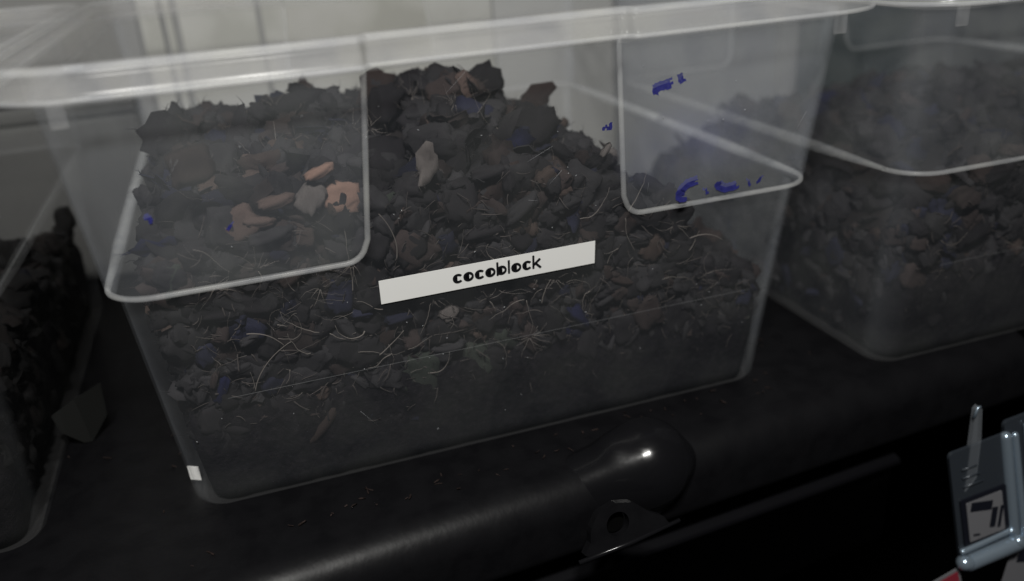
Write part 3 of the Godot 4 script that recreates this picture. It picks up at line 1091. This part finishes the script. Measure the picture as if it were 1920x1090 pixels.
func packages() -> void:
	# hanging blister pack with moulded silver-blue edges
	var p := thing("blister_pack", "silver blue blister pack with a printed inset hanging below the shelf's right end", "blister pack", Vector3(0.2415, -0.0585, 0.22))
	p.rotation = Vector3(-0.12, -0.1, 0.17)
	put("tray", plate(0.040, 0.074, 0.003, -0.002, 0.0), M.pack_tray, p)
	for q in [["side_flute", 0.0135, 0.003, 0.0, 0.0030, 0.070, 0.0], ["side_flute", 0.0192, 0.003, 0.0, 0.0019, 0.066, 0.01], ["side_flute", 0.0262, 0.012, -0.001, 0.0014, 0.052, -0.02], ["bottom_flute", -0.001, -0.0315, 0.001, 0.0045, 0.040, PI / 2 + 0.03], ["bottom_flute", -0.005, -0.0228, 0.001, 0.0017, 0.031, PI / 2 + 0.06], ["corner_stud", 0.0140, -0.0300, 0.0022, 0.0036, 0.0085, 0.6], ["corner_stud", -0.0185, -0.0305, 0.0018, 0.0042, 0.010, 1.2], ["corner_stud", 0.0112, -0.0222, 0.0015, 0.0019, 0.005, 0.9]]:
		var cm := CapsuleMesh.new()
		cm.radius = q[4]; cm.height = q[5]
		cm.radial_segments = 16; cm.rings = 6
		var fl := put(q[0], cm, M.pack_blue, p)
		fl.position = Vector3(q[1], q[2], q[3])
		fl.rotation.z = q[6]
	var back := put("side_panel", plate(0.030, 0.060, 0.003, -0.0045, -0.0022), M.pack_tray, p)
	back.position = Vector3(0.030, 0.012, 0)
	var e: MeshInstance3D
	var w := put("window_frame", plate(0.0275, 0.029, 0.001, 0.0003, 0.0012), M.pack_dark, p)
	w.position = Vector3(-0.0035, -0.0065, 0)
	var c := put("printed_card", plate(0.0215, 0.0245, 0.0006, 0.0013, 0.0017), M.pack_card, p)
	c.position = Vector3(-0.0035, -0.0068, 0)
	for q in [[-0.002, 0.0075, 0.013, 0.0055], [0.0045, -0.002, 0.0034, 0.012], [0.0085, -0.003, 0.0018, 0.013], [-0.0065, -0.009, 0.004, 0.0012]]:
		var b := put("print_patch", plate(q[2], q[3], 0.0002, 0.00175, 0.0019), M.pack_dark, p)
		b.position = c.position + Vector3(q[0], q[1], 0)
		b.rotation.z = -0.25
	for i in 3:
		e = put("moulded_rib", tube_mesh(PackedVector3Array([Vector3(-0.014, 0.0150 + i * 0.0052, 0.0004), Vector3(-0.002 - i * 0.0015, 0.0150 + i * 0.0052, 0.0004)]), 0.0006, 8), M.pack_tray, p)
	var st := new_st()
	slab(st, PackedVector2Array([Vector2(-0.0135, 0.012), Vector2(-0.006, 0.018), Vector2(-0.0010, 0.040), Vector2(0.0012, 0.0565), Vector2(-0.0006, 0.0590), Vector2(-0.0026, 0.0575)]), -0.0022, 0.0006)
	put("hanger_tab", done(st), M.pack_clear, p)
	e = put("hanger_tip", tube_mesh(PackedVector3Array([Vector3(-0.0036, 0.0530, 0.0), Vector3(-0.0013, 0.0585, 0.0008), Vector3(0.0004, 0.0580, 0.0)]), 0.0008, 8), M.pack_blue, p)
	# grey printed card at the right edge
	var g := thing("printed_card", "grey white card with a dark printed picture at the lower right corner", "card", Vector3(0.2795, -0.0960, 0.222))
	g.rotation = Vector3(-0.1, 0, -0.26)
	put("sheet", plate(0.030, 0.066, 0.0012, -0.0008, 0.0), M.pack_card, g)
	var pic := put("print_patch", plate(0.0215, 0.0165, 0.0006, 0.0001, 0.0003), M.pack_dark, g)
	pic.position = Vector3(0.001, -0.004, 0)
	for i in 7:
		var b := put("print_patch", plate(0.0009 + 0.0005 * (i % 3), 0.010, 0.0001, 0.0001, 0.0003), M.pack_dark, g)
		b.position = Vector3(-0.004 + i * 0.0024, 0.016, 0)
	# red card under the blister pack
	var r := thing("printed_card", "red card with a white border below the blister pack", "card", Vector3(0.2195, -0.1095, 0.224))
	r.rotation = Vector3(-0.1, 0, 0.24)
	put("sheet", plate(0.020, 0.024, 0.001, -0.0008, 0.0), M.pack_card, r)
	put("print_patch", plate(0.0168, 0.0208, 0.0008, 0.0001, 0.0003), M.pack_red, r)

# ------------------------------------------------------------------ the scene
func _ready() -> void:
	rng.seed = 7
	var cam := Camera3D.new()
	cam.name = "camera"
	cam.position = Vector3(-0.09976, 0.24297, 0.49943)
	cam.rotation = Vector3(-0.41029, -0.29629, -0.07069)
	var fov := 37.38
	cam.fov = fov
	cam.near = 0.02
	cam.far = 20.0
	var ca := CameraAttributesPhysical.new()
	ca.frustum_focal_length = 12.0 / tan(deg_to_rad(fov / 2))
	ca.frustum_focus_distance = 0.372
	ca.exposure_aperture = 5.6
	ca.frustum_near = 0.02
	ca.frustum_far = 20.0
	cam.attributes = ca
	add_child(cam)
	cam.current = true
	var we := WorldEnvironment.new()
	we.name = "surrounding_air"
	var env := Environment.new()
	env.background_mode = Environment.BG_COLOR
	env.background_color = lin(0.012, 0.012, 0.013)
	env.tonemap_mode = Environment.TONE_MAPPER_LINEAR
	env.tonemap_exposure = 1.0
	env.sdfgi_enabled = true
	env.ssao_enabled = true
	env.ssil_enabled = true
	we.environment = env
	add_child(we)
	# the two ceiling lamps whose light falls from above and in front
	for x in [-0.235, -0.07]:
		var l := AreaLight3D.new()
		l.name = "ceiling_lamp"
		l.area_size = Vector2(0.07, 0.07)
		l.light_energy = 0.58
		l.light_color = Color(1.0, 0.993, 0.975)
		l.shadow_enabled = true
		l.area_range = 6.0
		add_child(l, true)
		l.look_at_from_position(Vector3(x, 0.88, 0.74), Vector3(x * 0.5, 0.1, 0.0))
	materials()
	for i in 9: chip_meshes.append(chip_mesh(11 + i * 5) if i % 2 == 1 else flake_mesh(11 + i * 5))
	surroundings()
	shelf()
	# tubs
	var mid := make_tub()
	var right: Node3D = mid.duplicate()
	right.name = numbered("storage_tub")
	add_child(right)
	var left: Node3D = mid.duplicate()
	left.name = numbered("storage_tub")
	add_child(left)
	tag(mid, "clear plastic storage tub with a white cocoblock label, standing between the other two", "storage tub", "clear storage tubs on the shelf")
	tag(right, "clear plastic storage tub without label at the right, over the hanging packages", "storage tub", "clear storage tubs on the shelf")
	tag(left, "dark clear plastic tub at the left with a grey paper tag low on its side", "storage tub", "clear storage tubs on the shelf")
	right.position = Vector3(0.3615, 0, 0.018)
	left.position = Vector3(-0.3655, 0, -0.004)
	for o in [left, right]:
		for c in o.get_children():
			if c.name.begins_with("corner_haze"): c.material_override = M.corner_faint
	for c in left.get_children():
		if c.name == "wall": c.material_override = M.dim_plastic  # left tub's dimmer light is put into its wall and ridge materials
		if c.name.begins_with("ledge_haze_ridge") or c.name.begins_with("side_haze_ridge"): c.material_override = M.ridge_faint
	# label
	var slope := atan(KZ)
	var lab := put("name_label", plate(0.1004, 0.0117, 0.0002, 0.0, 0.00012), M.paper, mid)
	lab.set_meta("label", "white paper strip label printed cocoblock")
	lab.position = Vector3(-0.0046, 0.0987, front_z(0, 0.0987) + 0.0004)
	lab.rotation = Vector3(slope, 0, 0.004)
	var wd := put("lettering", word_mesh(), M.ink_black, lab)
	wd.position = Vector3(-0.0178, -0.0024, 0.00003)
	wd.scale = Vector3(0.0415 / word_width, 1.0, 1.0)
	# corner of a second label peeling off the left side
	var sl := put("side_label", plate(0.006, 0.0078, 0.0002, 0.0, 0.00025), M.paper, mid)
	sl.position = Vector3(-0.1504, 0.0046, 0.1149)
	sl.rotation = Vector3(0, -0.55, 0.02)
	# blue marker
	for s in [[[0.0676, 0.1722], [0.0702, 0.1732], [0.0750, 0.1742], [0.0785, 0.1752]], [[0.0792, 0.1750], [0.0812, 0.1758], [0.0830, 0.1768]], [[0.0690, 0.1716], [0.0712, 0.1724]],
			[[0.0497, 0.1600], [0.0494, 0.1548]], [[0.0940, 0.1277], [0.0890, 0.1268], [0.0858, 0.1240], [0.0856, 0.1205], [0.0875, 0.1198], [0.0890, 0.1206]],
			[[0.0978, 0.1212], [0.1000, 0.1223]], [[0.1048, 0.1252], [0.1056, 0.1228], [0.1090, 0.1212], [0.1135, 0.1216], [0.1165, 0.1230]],
			[[0.1208, 0.1220], [0.1222, 0.1226]], [[0.1268, 0.1236], [0.1280, 0.1212]], [[-0.1098, 0.1420], [-0.1085, 0.1408]], [[-0.1385, 0.1490], [-0.1352, 0.1496]]]:
		ink_stroke(s.map(func(q): return Vector2(q[0], q[1])), 0.0021, mid)
	# film of smeared marker over the right panel
	var rows: Array = []
	for j in 13:
		var y := lerpf(0.122, 0.168, j / 12.0)
		var row: PackedVector3Array = []
		for i in 19:
			var g: float = float(i) / 18.0
			var half := 0.045 * sqrt(maxf(0.02, 1 - pow((j - 6) / 6.2, 2)))
			row.append(Vector3(0.094 + lerpf(-half, half, g), y, D0 + KZ * y + STEP - 0.0006))
		rows.append(row)
	var soft: Array = []
	for j in 13:
		var row: PackedFloat32Array = []
		for i in 19: row.append(sin(PI * i / 18.0) * sin(PI * j / 12.0))
		soft.append(row)
	put("marker_smear", grid_mesh(rows, false, false, soft), M.ink_smear, mid)
	# pale specks painted as tiny glints, and hair scratches on the front wall
	var sp := new_st()
	for i in 60:
		var x := rng.randf_range(-0.145, 0.145)
		var y := rng.randf_range(0.015, 0.185)
		var c := Vector3(x, y, front_z(x, y) + 0.0001)
		var g := rng.randf() * TAU
		var l := rng.randf_range(0.0003, 0.0009)
		if i % 6 == 0: l = rng.randf_range(0.004, 0.014)
		tube(sp, PackedVector3Array([c, c + Vector3(cos(g), sin(g), KZ * sin(g)) * l]), PackedFloat32Array([0.00018, 0.0001]) if l < 0.003 else PackedFloat32Array([0.00004, 0.00003]), 5)
	put("glint_specks", done(sp), M.speck, mid).set_meta("kind", "stuff")
	# husk
	fill_tub(0, Vector3.ZERO, "middle tub", 200, 5200, 150)
	fill_tub(1, right.position, "right tub", 76, 2600, 60)
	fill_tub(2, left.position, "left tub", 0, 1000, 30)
	for c in [[-0.0721, 0.1545, 0.1657, 0.012, "husk_orange", 3, 0.3, "round orange husk chip above the largest orange chip in the middle tub"],
			[-0.0645, 0.1415, 0.1638, 0.016, "husk_orange", 7, -0.4, "largest bright orange husk chip beside the left panel's right edge"],
			[-0.0770, 0.1440, 0.1640, 0.014, "husk_pale", 5, 0.9, "pale grey husk chip touching the left of the largest orange chip"],
			[-0.0905, 0.1445, 0.1642, 0.014, "husk_tan", 3, 0.1, "pinkish tan husk chip a little left of the pale grey chip"],
			[-0.1060, 0.1370, 0.1631, 0.015, "husk_tan", 1, 0.5, "broad pinkish husk chip at the lower left behind the left panel"],
			[-0.0985, 0.1375, 0.1631, 0.012, "husk_tan", 3, -0.2, "tan husk chip at the right of the broad pinkish chip"],
			[-0.1190, 0.1640, 0.1670, 0.016, "husk_brown", 1, 0.2, "brownish husk chip on the heap's upper left crest"],
			[-0.0235, 0.0782, 0.1546, 0.009, "husk_pale", 7, 0.6, "small pale pink husk chip below the white label"],
			[0.0172, 0.1078, 0.1588, 0.012, "husk_tan", 8, 0.3, "reddish husk chip just above the white label's right half"],
			[-0.0545, 0.1065, 0.1588, 0.009, "husk_tan", 0, 0.8, "small reddish husk chip above the white label's left end"],
			[-0.0455, 0.0800, 0.1546, 0.014, "husk_brown", 2, 0.4, "reddish brown husk chip just below the white label's left end"],
			[-0.0280, 0.1510, 0.1640, 0.016, "husk_pale", 4, 1.2, "long pale grey husk chip standing right of the left panel's edge"],
			[0.0520, 0.1460, 0.1620, 0.007, "husk_pale", 3, 0.9, "little yellowish white husk chip beside the right panel's left edge"],
			[0.0560, 0.0800, 0.1546, 0.020, "husk_grey", 5, 0.0, "large smooth grey husk chip below the white label's right end"],
			[0.0440, 0.0780, 0.1546, 0.017, "husk_blue", 6, 1.3, "dark blue stained husk chip left of the large smooth grey chip"]]:
		marked_chip(Vector3(c[0], c[1], c[2]), c[3], c[4], c[5], c[6], c[7])
	for c in [[0.0125, 0.157, 0.03, 0.026, "husk_grey", 1, 1.3, "upright grey husk chunk forming the heap's highest point"], [0.033, 0.157, 0.03, 0.026, "husk_dark", 5, 0.7, "dark pointed husk chunk just right of the heap's highest chunk"], [-0.068, 0.160, 0.03, 0.030, "husk_dark", 3, 0.1, "broad dark husk chunk on the crest behind the left panel"], [-0.026, 0.160, 0.03, 0.024, "husk_brown", 0, 1.0, "brownish husk chunk on the crest left of the highest chunk"], [0.062, 0.146, 0.035, 0.024, "husk_brown", 4, 0.4, "brown husk chunk where the heap starts to fall to the right"]]:
		marked_chip(Vector3(c[0], c[1], c[2]), c[3], c[4], c[5], c[6], c[7])
	marked_chip(Vector3(0.014, 0.162, 0.06), 0.018, "husk_tan", 7, 0.3, "pinkish husk chip at the right end of the heap's high crest")
	# the most conspicuous fibres against the front wall

	var fl := [[-0.1135, 0.0600, Vector3(0.25, 1, 0), 0.030, -1.1, "long curved fibre at the lower left of the front wall"], [-0.1120, 0.0900, Vector3(1, -0.1, 0), 0.018, -0.9, "short arched fibre just under the left panel"], [-0.058, 0.0660, Vector3(1, 0.7, 0), 0.016, 0.2, "straight pale fibre below the white label's left end"], [-0.066, 0.1010, Vector3(0.1, 1, 0), 0.012, 0.3, "upright pale fibre at the left of the white label"], [0.0200, 0.0760, Vector3(0.1, 1, 0), 0.013, -0.5, "upright fibre hanging under the middle of the white label"], [0.096, 0.0960, Vector3(1, 0.25, 0), 0.020, -0.8, "arched fibre under the right panel near the tub's right wall"], [-0.046, 0.112, Vector3(0.2, 1, 0), 0.024, 0.9, "curved fibre rising beside the left panel's right edge"]]
	for q in fl:
		var path: PackedVector3Array = []
		var d: Vector3 = q[2].normalized()
		var pos := Vector3(q[0], q[1], 0)
		var radii: PackedFloat32Array = []
		for i in 15:
			path.append(Vector3(pos.x, pos.y, D0 + KZ * pos.y - 0.0010))
			radii.append(0.00030 * (1 - 0.5 * i / 14.0))
			pos += d * q[3] / 14.0
			d = d.rotated(Vector3(0, 0, 1), q[4] / 14.0 + rng.randf_range(-0.05, 0.05))
		var st := new_st()
		tube(st, path, radii, 6)
		tag(put("coconut_fibre", done(st), M.fibre), q[5], "coconut fibre", "fibres pressed against the middle tub")
	# creased paper tag on the left tub's side
	var tg := thing("paper_tag", "creased grey paper tag stuck low on the left tub's side", "paper tag", left.position + Vector3(0.1605, 0.0142, 0.058))
	tg.rotation = Vector3(0, 0.55, 0.10)
	var ts := new_st()
	slab(ts, PackedVector2Array([Vector2(-0.004, -0.013), Vector2(0.0, -0.014), Vector2(0.0, 0.0135), Vector2(-0.013, 0.009), Vector2(-0.012, -0.002)]), 0, 0.0003)
	put("folded_half", done(ts), M.scrap, tg).rotation.y = -0.3
	ts = new_st()
	slab(ts, PackedVector2Array([Vector2(0.0, -0.014), Vector2(0.013, -0.006), Vector2(0.0165, 0.0125), Vector2(0.0, 0.0135)]), 0, 0.0003)
	put("front_half", done(ts), M.scrap, tg).rotation.y = 0.25
	packages()
	var cr := new_st()
	for i in 70:
		var c := Vector3(rng.randf_range(-0.24, 0.26), 0.0004, rng.randf_range(0.0, 0.172))
		if absf(c.x) < 0.155 and c.z < 0.15: c.z = rng.randf_range(0.152, 0.172)
		c.z -= 0.078 * c.x
		fibre(cr, c, Vector3(rng.randfn(), 0.05, rng.randfn()), rng.randf_range(0.001, 0.005), rng.randf_range(0.0002, 0.0006), 0.8, 4, 4)
	tag(put("husk_crumbs", done(cr), M.husk_brown), "husk crumbs and bits of fibre spilled on the black shelf", "husk crumbs", "", "stuff")
